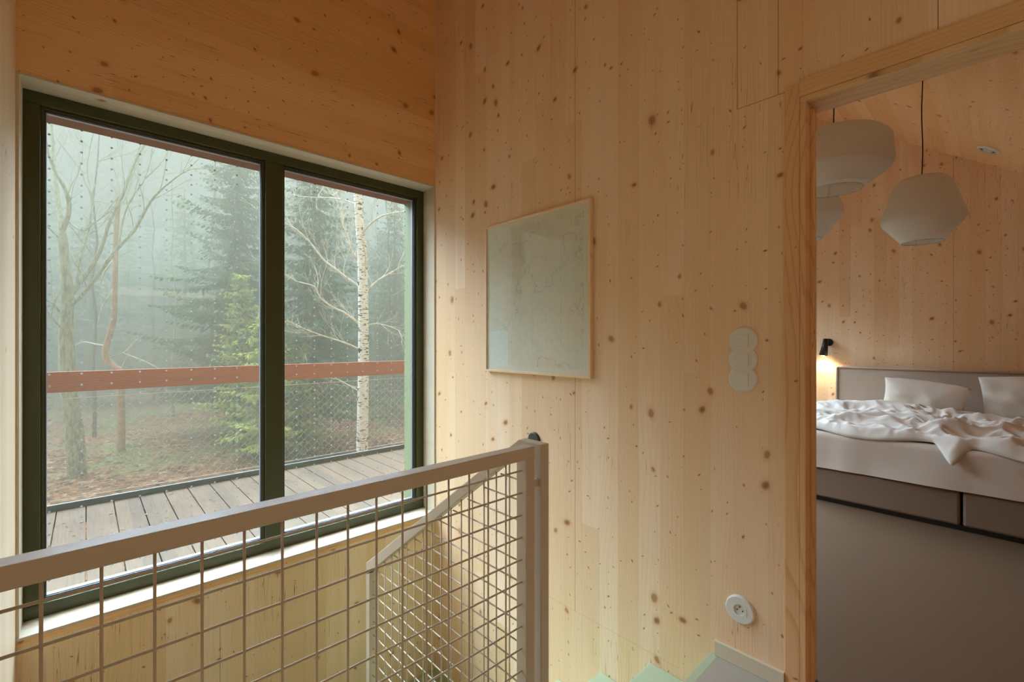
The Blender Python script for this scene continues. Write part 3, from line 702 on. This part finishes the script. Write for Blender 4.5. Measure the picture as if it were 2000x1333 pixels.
rt_.links.new(gv, bp.inputs['Height']); rt_.links.new(bp.outputs[0], rb_.inputs['Normal']); rb_.inputs['Roughness'].default_value = .8; rb_.inputs['Specular IOR Level'].default_value = .05
rt_.links.new(N.mix(N.rng(gv, -.6, .6), (0.30, 0.165, 0.14), (0.36, 0.21, 0.18)), rb_.inputs['Base Color'])
MB().box(-3, 6.5, YK, YK+.032, .835, .985).build('handrail', rm, bf, bevel=.002)
MB().box(-3, 6.5, YK-.012, YK+.012, DZ0-.12, DZ0+.045).build('edge_profile', simple('galvanised_grey', (0.13, 0.155, 0.15), .5, .3, var=.1, scale=10), bf)
WM = simple('white_steel_cable', (.50, .48, .40), .5, 0, spec=.3)
for zz, nm in ((.79, 'top_cable'), (.055, 'bottom_cable')):
    MB().tube([(-3, YK+.01, zz), (1.5, YK+.01, zz-.004), (6.5, YK+.01, zz)], .0024, 6).build(nm, WM, bf)
for xx in (-2.6, 6.2):
    MB().box(xx-.025, xx+.025, YK+.032, YK+.08, DZ0-.12, .90).build('post', M['grey_metal'], bf)
net = MB(); zt, zb, rows, cw = .79, .055, 20, .080
rh = (zt-zb)/rows
for i in range(rows):
    zc = zb + rh*(i+.5); pts = []
    x = -1.6 + (cw/2 if i % 2 else 0)
    k = 0
    while x < 4.6:
        s_ = 1 if k % 2 else -1
        j_ = .004*noise.noise(Vector((x*3, i, 0)))
        pts += [(x, YK+.01, zc+s_*rh/2+j_), (x+.014, YK+.01, zc+s_*rh/2+j_)]; x += cw/2; k += 1
    net.tube(pts, .0009, 4, False)
net.build('rope_net', WM, bf)

# ------------------------------------------------------------------ outdoors
def ground_mat():
    m, t, b = new_mat('leaf_litter'); N = NT(t); tcn = t.nodes.new('ShaderNodeTexCoord'); v = tcn.outputs['Object']; o = N.sep(v)
    vo = t.nodes.new('ShaderNodeTexVoronoi'); vo.inputs['Scale'].default_value = 9; t.links.new(v, vo.inputs['Vector']); pc_ = N.sep(vo.outputs['Color'])
    n1 = N.noise(v, .5, 5, .6); n2 = N.noise(v, 30, 3, .6)
    col = N.mix(pc_[0], (0.2557, 0.0988, 0.0466), (0.3838, 0.1976, 0.0988)); col = N.mix(N.m('GREATER_THAN', pc_[1], .85), col, (0.5348, 0.3257, 0.1860)); col = N.mix(N.m('LESS_THAN', pc_[1], .15), col, (0.0813, 0.0407, 0.0232))
    col = N.mix(N.m('MULTIPLY', N.rng(n1, .48, .62), N.rng(o[1], 10.0, 14.0)), col, (0.25, 0.25, 0.09)); col = N.mix(N.m('MULTIPLY', n2, .3), col, (0.05, 0.03, 0.018))
    t.links.new(col, b.inputs['Base Color']); b.inputs['Roughness'].default_value = .95; b.inputs['Specular IOR Level'].default_value = .03
    bp = t.nodes.new('ShaderNodeBump'); bp.inputs['Strength'].default_value = .6; bp.inputs['Distance'].default_value = .04; t.links.new(vo.outputs['Distance'], bp.inputs['Height']); t.links.new(bp.outputs[0], b.inputs['Normal'])
    return m
def gz(x, y):
    return -1.55 + .10*noise.noise(Vector((x*.35, y*.35, 0)))*2 + .010*max(0, y-8)*1.0
gm = MB(); nx, ny = 60, 60; vv = []
for i in range(nx+1):
    for j in range(ny+1):
        x = -30 + 75*i/nx; y = 4.4 + 48*(j/ny)**1.3; vv.append((x, y, gz(x, y)))
gm.add(vv, [(i*(ny+1)+j, (i+1)*(ny+1)+j, (i+1)*(ny+1)+j+1, i*(ny+1)+j+1) for i in range(nx) for j in range(ny)])
go = gm.build('ground', ground_mat(), None, smooth=True); go['kind'] = 'structure'
lm = simple('dry_leaf', (0.2873, 0.1505, 0.0753), .8, spec=.02, var=.5, scale=3); random.seed(5)
lv = MB()
for k in range(9000):
    t_ = random.uniform(5.2, 16); px = random.uniform(20, 830); p = ray(px, 700, t_)
    if p.y < 5: continue
    z = gz(p.x, p.y)+.012+random.random()*.03; s_ = random.uniform(.025, .05); a = random.uniform(0, 6.28); ti = random.uniform(-.5, .5)
    c_, d_ = math.cos(a)*s_, math.sin(a)*s_
    lv.add([(p.x+c_, p.y+d_, z+ti*s_), (p.x-d_*.6, p.y+c_*.6, z+.006), (p.x-c_, p.y-d_, z-ti*s_*.3), (p.x+d_*.6, p.y-c_*.6, z+.01)], [(0, 1, 2, 3)])
lo_ = lv.build('fallen_leaves', lm); tag(lo_, 'brown dry leaves scattered over the forest floor', 'leaves', kind='stuff')
lv = MB()
for k in range(110):
    x, y = random.uniform(-1.3, 3.6), YO+.1+(YK-YO-.15)*random.random()**.5; s_ = random.uniform(.008, .02); a = random.uniform(0, 6.28); c_, d_ = math.cos(a)*s_, math.sin(a)*s_
    lv.add([(x+c_, y+d_, DZ0+.006), (x-d_*.6, y+c_*.6, DZ0+.002), (x-c_, y-d_, DZ0+.004), (x+d_*.6, y-c_*.6, DZ0+.003)], [(0, 1, 2, 3)])
tag(lv.build('deck_leaves', simple('pale_leaf', (0.2371, 0.1642, 0.1003), .8, spec=.02, var=.4, scale=6)), 'small pale leaves lying on the deck boards', 'leaves', kind='stuff')

def bark(name, a, b_, scale=20, ring=False):
    m, t, b = new_mat(name); N = NT(t); tcn = t.nodes.new('ShaderNodeTexCoord'); o = N.sep(tcn.outputs['Object'])
    if ring:
        n = N.noise(N.xyz(N.m('MULTIPLY', o[0], 9.0), N.m('MULTIPLY', o[1], 9.0), N.m('MULTIPLY', o[2], 38.0)), 1.0, 4, .65); f = N.rng(n, .54, .60)
        n2 = N.noise(N.xyz(N.m('MULTIPLY', o[0], 7.0), N.m('MULTIPLY', o[1], 7.0), N.m('MULTIPLY', o[2], 6.0)), 1.0, 3, .6); f = N.m('MAXIMUM', f, N.rng(n2, .62, .68))
    else:
        n = N.noise(N.xyz(o[0], o[1], N.m('MULTIPLY', o[2], .25)), scale, 5, .65); f = N.rng(n, .4, .65)
    t.links.new(N.mix(f, a, b_), b.inputs['Base Color']); b.inputs['Roughness'].default_value = .95; b.inputs['Specular IOR Level'].default_value = .03
    return m
BIRCH = bark('birch_bark', (0.8400, 0.8190, 0.7420), (0.0336, 0.0286, 0.0235), ring=True)
BRANCH = bark('pale_branch_bark', (0.74, 0.70, 0.57), (0.50, 0.43, 0.32))
GREYB = bark('grey_green_bark', (0.5333, 0.5333, 0.3634), (0.2910, 0.2667, 0.1698))
ORANGEB = bark('orange_pine_bark', (.70, .38, .20), (.46, .25, .14))
DARKB = bark('dark_bark', (0.2424, 0.2060, 0.1573), (0.1212, 0.0969, 0.0726))
FOL = [simple('spruce_needles', (0.1200, 0.1867, 0.0932), .8, spec=.02, var=.4, scale=2), simple('pine_needles', (0.2667, 0.3468, 0.1068), .8, spec=.02, var=.4, scale=2), simple('yellow_green_needles', (0.4537, 0.5335, 0.1334), .8, spec=.02, var=.35, scale=2)]

def twig(mb, p, d, L, r, depth, rnd, droop=.0, kids=4, up=.15):
    n = 5; pts = [p.copy()]; rad = [r]; q = p.copy(); dd = d.normalized()
    for i in range(n):
        dd = (dd + Vector((rnd.uniform(-.22, .22), rnd.uniform(-.22, .22), rnd.uniform(-.18, .18)+up*.3-droop))).normalized()
        q = q + dd*L/n; pts.append(q.copy()); rad.append(max(.0012, r*(1-(i+1)/n*.75)))
        if depth > 0 and i >= 0:
            for _ in range(rnd.choice((1, 1, 2)) if kids > 3 else 1):
                sd = (dd + Vector((rnd.uniform(-1, 1), rnd.uniform(-1, 1), rnd.uniform(-.5, .9)))*.8).normalized()
                twig(mb, q, sd, L*rnd.uniform(.35, .6), rad[-1]*.55, depth-1, rnd, droop, kids, up)
    mb.tube(pts, rad, 5 if r > .008 else 4, False)

def along(path, t, jit=.0, rnd=None, z_end=None):
    out = []
    for (px, py) in path:
        tt = t + (rnd.uniform(-jit, jit) if rnd else 0)
        out.append(ray(px, py, tt))
    return out
def smoothpath(P, n=4):
    out = []
    for i in range(len(P)-1):
        p0 = P[max(i-1, 0)]; p1 = P[i]; p2 = P[i+1]; p3 = P[min(i+2, len(P)-1)]
        for k in range(n):
            u = k/n; out.append(.5*((2*p1)+(p2-p0)*u+(2*p0-5*p1+4*p2-p3)*u*u+(3*p1-p0-3*p2+p3)*u**3))
    out.append(P[-1]); return out

# the birch
rnd = random.Random(11); T = 8.5
tr = along([(705, 1000), (707, 885), (709, 780), (710, 660), (709, 570), (706, 480), (702, 430), (700, 395), (696, 330), (690, 250), (684, 150)], T)
tr[0].z = gz(tr[0].x, tr[0].y) - .1
tr = smoothpath(tr); n_ = len(tr)
ra = [.112 - .050*(i/n_) if i < n_*.75 else .075 - .05*((i/n_-.75)/.25) for i in range(n_)]
bi = empty('birch_tree', (tr[0].x, tr[0].y, gz(tr[0].x, tr[0].y)), 'slender bare birch with white peeling bark just beyond the balcony', 'tree')
MB().tube(tr, ra, 14).build('trunk', BIRCH, bi, smooth=True)
lims = [([(702, 560), (680, 545), (655, 525), (635, 510), (620, 492), (600, 467), (575, 445), (553, 435)], .028),
        ([(706, 635), (692, 625), (672, 610), (650, 600), (625, 580), (615, 560), (590, 552), (575, 548)], .024),
        ([(702, 683), (680, 672), (650, 662), (620, 652), (590, 640), (560, 625)], .020),
        ([(716, 570), (735, 550), (760, 535), (785, 520), (810, 510)], .022),
        ([(714, 636), (735, 632), (760, 637), (785, 648)], .016),
        ([(708, 455), (720, 440), (745, 422), (775, 415), (800, 412)], .022),
        ([(704, 520), (693, 500), (682, 470), (672, 440), (668, 400), (662, 360), (655, 320)], .022),
        ([(697, 400), (670, 390), (640, 386), (610, 385), (575, 382)], .016),
        ([(698, 762), (680, 752), (662, 742), (650, 735)], .014),
        ([(712, 545), (714, 500), (706, 470)], .02)]
tw = MB()
for path, r_ in lims:
    P = along(path, T, .0); dz_ = rnd.uniform(-.8, .8)
    for i, p in enumerate(P):
        f_ = i/(len(P)-1); tt = T + dz_*f_*.8; P[i] = ray(path[i][0], path[i][1], tt)
    P = smoothpath(P, 3); k_ = len(P)
    MB().tube(P, [max(.004, r_*(1-.75*i/k_)) for i in range(k_)], 7, False).build('branch', BRANCH, bi, smooth=True)
    for i in range(2, k_, 2):
        d_ = (P[i]-P[i-1]).normalized()
        twig(tw, P[i], (d_+Vector((rnd.uniform(-1, 1), rnd.uniform(-1, 1), rnd.uniform(-.6, 1)))).normalized(), rnd.uniform(.35, .8), .006, 2, rnd, kids=2)
tw.build('twigs', BRANCH, bi)['kind'] = 'stuff'

# the forked tree at the left
rnd = random.Random(23); T = 9.5
tr = along([(150, 1050), (150, 930), (145, 840), (132, 740), (130, 650), (132, 580), (126, 500), (122, 450)], T); tr[0].z = gz(tr[0].x, tr[0].y)-.1
tr = smoothpath(tr); n_ = len(tr)
ft = empty('forked_tree', (tr[0].x, tr[0].y, gz(tr[0].x, tr[0].y)), 'bare grey-green tree forking into long curved limbs at far left', 'tree')
MB().tube(tr, [.165-.110*(i/n_)**1.6 for i in range(n_)], 12).build('trunk', GREYB, ft, smooth=True)
lims = [([(131, 585), (165, 540), (195, 490), (215, 430), (240, 380), (262, 320), (300, 250), (330, 190)], .050),
        ([(133, 600), (170, 565), (225, 490), (262, 450), (290, 400), (310, 375), (345, 345), (372, 330)], .040),
        ([(122, 450), (135, 410), (128, 370), (110, 340), (95, 300), (85, 240)], .050),
        ([(122, 450), (112, 380), (104, 300), (100, 220), (98, 160)], .055),
        ([(150, 560), (158, 500), (175, 440), (178, 380), (170, 320), (190, 230)], .028),
        ([(232, 480), (240, 430), (255, 390), (282, 350), (296, 300), (298, 250)], .022),
        ([(132, 640), (110, 600), (90, 585), (70, 570)], .025), ([(130, 650), (100, 620), (75, 580), (60, 560)], .022),
        ([(130, 430), (160, 450), (185, 435), (230, 400)], .020), ([(120, 470), (90, 440), (70, 430)], .02)]
tw = MB()
for path, r_ in lims:
    dz_ = rnd.uniform(-1.2, 1.2); P = [ray(a, b_, T+dz_*i/(len(path)-1)) for i, (a, b_) in enumerate(path)]
    P = smoothpath(P, 3); k_ = len(P)
    MB().tube(P, [max(.006, r_*(1-.8*i/k_)) for i in range(k_)], 7, False).build('branch', GREYB, ft, smooth=True)
    for i in range(3, k_, 2):
        d_ = (P[i]-P[i-1]).normalized()
        twig(tw, P[i], (d_+Vector((rnd.uniform(-1, 1), rnd.uniform(-1, 1), rnd.uniform(-.3, 1)))*.8).normalized(), rnd.uniform(.6, 1.4), .009, 2, rnd, kids=2)
tw.build('twigs', GREYB, ft)['kind'] = 'stuff'

# the crooked orange pine
rnd = random.Random(31); T = 11.0
tr = along([(236, 1000), (236, 900), (237, 830), (236, 770), (237, 728), (222, 716), (208, 700), (206, 682), (214, 655), (222, 620), (224, 560), (226, 480), (228, 430), (231, 385)], T)
tr[0].z = gz(tr[0].x, tr[0].y)-.1; tr = smoothpath(tr); n_ = len(tr)
pt = empty('crooked_pine_tree', (tr[0].x, tr[0].y, gz(tr[0].x, tr[0].y)), 'thin orange-barked pine with a sharp crook low in its trunk', 'tree')
MB().tube(tr, [.085-.035*i/n_ for i in range(n_)], 12).build('trunk', ORANGEB, pt, smooth=True)
for path in ([(210, 676), (185, 672), (160, 668), (140, 680)], [(238, 720), (252, 685), (262, 670)], [(240, 690), (280, 705), (310, 720), (330, 735)], [(226, 560), (200, 600), (190, 640)], [(206, 700), (240, 690), (262, 668), (270, 662)], [(228, 500), (205, 530), (195, 560)]):
    P = smoothpath([ray(a, b_, T+.05*i) for i, (a, b_) in enumerate(path)], 3)
    MB().tube(P, [max(.006, .022*(1-.6*i/len(P))) for i in range(len(P))], 6, False).build('dead_branch', BRANCH, pt)

def conifer(name, px, t, H, W, mat, label, seed, group=None, z0f=.12, dens=1.0, far=False):
    rnd = random.Random(seed); p = ray(px, 700, t); gzz = gz(p.x, p.y)
    r = empty(name, (p.x, p.y, gzz), label, 'tree', group)
    MB().tube([(p.x, p.y, gzz-.1), (p.x+.03, p.y, gzz+H*.5), (p.x, p.y, gzz+H)], [H*.014, H*.009, .012], 8).build('trunk', DARKB, r)
    fo = MB(); z = H*z0f
    cx_, sy_ = math.cos, math.sin
    while z < H*.985:
        f_ = 1-(z/H); L = W*(f_**.7)*rnd.uniform(.7, 1.1)+.12; a0 = rnd.uniform(0, 2*PI); nb = rnd.choice((5, 6, 7))
        for k in range(nb):
            a = a0+2*PI*k/nb+rnd.uniform(-.3, .3); l_ = L*rnd.uniform(.55, 1.08); c_, s_ = cx_(a), sy_(a)
            base = gzz+z+rnd.uniform(-.08, .08); dr = rnd.uniform(.10, .42); seg = max(4, int(l_*(4.5 if far else 8)*dens))
            for i in range(seg):
                u = (i+.7)/seg; bx = p.x+c_*l_*u; by = p.y+s_*l_*u; bz = base - dr*l_*u + .25*l_*u*u
                for w_ in range(3 if far else 4):
                    side = -1 if w_ % 2 else 1
                    sl = (rnd.uniform(.16, .34)*(1.25-u)*(.55+l_*.28))*(1.25 if far else 1.0); aa = a+side*rnd.uniform(.45, 1.25)
                    ex = bx+cx_(aa)*sl; ey = by+sy_(aa)*sl; ez = bz-rnd.uniform(.15, 1.0)*sl
                    wd = rnd.uniform(.016, .036)*(2.1 if far else 1.0)+.010*l_
                    # each spray a folded leaf of two small faces, so it has body from every side
                    mx_, my_, mz_ = (bx+ex)/2, (by+ey)/2, (bz+ez)/2+wd*.4
                    nx_, ny_ = -sy_(aa)*wd, cx_(aa)*wd
                    fo.add([(bx, by, bz), (mx_+nx_, my_+ny_, mz_-wd*.7), (ex, ey, ez), (mx_-nx_, my_-ny_, mz_-wd*.9), (mx_, my_, mz_)], [(0, 1, 4), (1, 2, 4), (2, 3, 4), (3, 0, 4)])
                    if not far and w_ < 2:
                        h_ = sl*rnd.uniform(.35, .95); fo.add([(mx_-.012, my_, mz_), (mx_+.012, my_+.006, mz_), (mx_+rnd.uniform(-.03, .03), my_+rnd.uniform(-.03, .03), mz_-h_)], [(0, 1, 2)])
        z += (H*.016*rnd.uniform(.8, 1.6)/dens**.5 + .04)*(1.25 if far else 1.0)
    fo.build('foliage', FOL[mat], r)['kind'] = 'stuff'
    return r
conifer('spruce_tree', 462, 13.5, 9.5, 3.2, 0, 'big drooping spruce in the mist behind the left pane beside mullion', 41, dens=1.1)
conifer('spruce_tree', 612, 12.0, 8.6, 2.5, 0, 'dark spruce behind the birch limbs near the middle mullion', 42)
conifer('young_spruce_tree', 520, 10.6, 3.6, 1.35, 2, 'short yellow-green young spruce standing behind the mullion', 43)
conifer('young_spruce_tree', 470, 12.0, 4.6, 1.2, 2, 'taller yellow-green young spruce left of the mullion', 44)
conifer('young_spruce_tree', 580, 11.0, 3.1, 1.1, 1, 'low green young spruce just right of the mullion', 45)
conifer('spruce_tree', 770, 17, 8.0, 2.4, 0, 'misty spruce seen between the birch and the window jamb', 46)
g_ = 'misty spruces at the back of the forest'; rnd = random.Random(77)
for k, (px, t_, H) in enumerate([(20, 20, 9), (95, 24, 11), (175, 19, 7.5), (250, 25, 9), (320, 27, 8), (360, 21, 9.5), (420, 24, 13), (520, 20, 11), (580, 25, 13), (655, 19, 9.5), (700, 25, 10.5), (745, 22, 8), (810, 24, 11), (140, 31, 11), (290, 32, 10.5), (470, 32, 14), (640, 31, 13), (780, 30, 10)]):
    conifer('spruce_tree', px, t_, H, rnd.uniform(2.4, 3.4), rnd.choice((0, 0, 1)), 'faint misty spruce far back in the forest, seen through the %s pane' % ('left' if px < 535 else 'right'), 100+k, g_ + (', left pane' if px < 535 else ', right pane'), dens=.8, far=True)
g2 = 'thin bare trunks in the misty forest'
for k, (px, t_, r_) in enumerate([(758, 15, .05), (790, 18, .07), (415, 17, .05), (338, 16, .045), (300, 20, .07), (82, 14, .09), (185, 12.5, .05), (650, 16, .05), (597, 14, .04), (735, 20, .06)]):
    p = ray(px, 700, t_); z_ = gz(p.x, p.y); rnd = random.Random(300+k)
    o_ = empty('bare_tree', (p.x, p.y, z_), 'thin bare trunk fading into the mist behind the %s pane' % ('left' if px < 535 else 'right'), 'tree', g2 + (', left pane' if px < 535 else ', right pane'))
    pts = [(p.x+rnd.uniform(-.08, .08)*i*.3, p.y, z_-.1+i*1.1) for i in range(9)]
    MB().tube(pts, [r_*(1-i*.09) for i in range(9)], 7).build('trunk', GREYB if k % 2 else DARKB, o_, smooth=True)
    tw = MB()
    for i in range(3, 9):
        for _ in range(2): twig(tw, Vector(pts[i]), Vector((rnd.uniform(-1, 1), rnd.uniform(-1, 1), rnd.uniform(.1, .8))), rnd.uniform(.8, 1.6), r_*.25, 1, rnd, kids=2)
    tw.build('twigs', GREYB, o_)['kind'] = 'stuff'

# mist over the forest, beginning past the balcony
fm = bpy.data.materials.new('forest_mist'); fm.use_nodes = True; t = fm.node_tree; t.nodes.clear()
SIG, ALB = .085, .27                                  # extinction per metre, single-scattering albedo
vo_ = t.nodes.new('ShaderNodeVolumeScatter'); vo_.inputs['Color'].default_value = (1, 1, .77, 1); vo_.inputs['Density'].default_value = SIG * ALB
va_ = t.nodes.new('ShaderNodeVolumeAbsorption'); va_.inputs['Color'].default_value = (0, 0, 0, 1); va_.inputs['Density'].default_value = SIG * (1 - ALB)
ad_ = t.nodes.new('ShaderNodeAddShader'); t.links.new(vo_.outputs[0], ad_.inputs[0]); t.links.new(va_.outputs[0], ad_.inputs[1])
oo = t.nodes.new('ShaderNodeOutputMaterial'); t.links.new(ad_.outputs[0], oo.inputs['Volume'])
fg = MB().box(-28, 44, 4.80, 50, -3, 7.6).build('mist', fm); tag(fg, 'pale grey-green mist filling the forest outside', 'mist', kind='stuff')
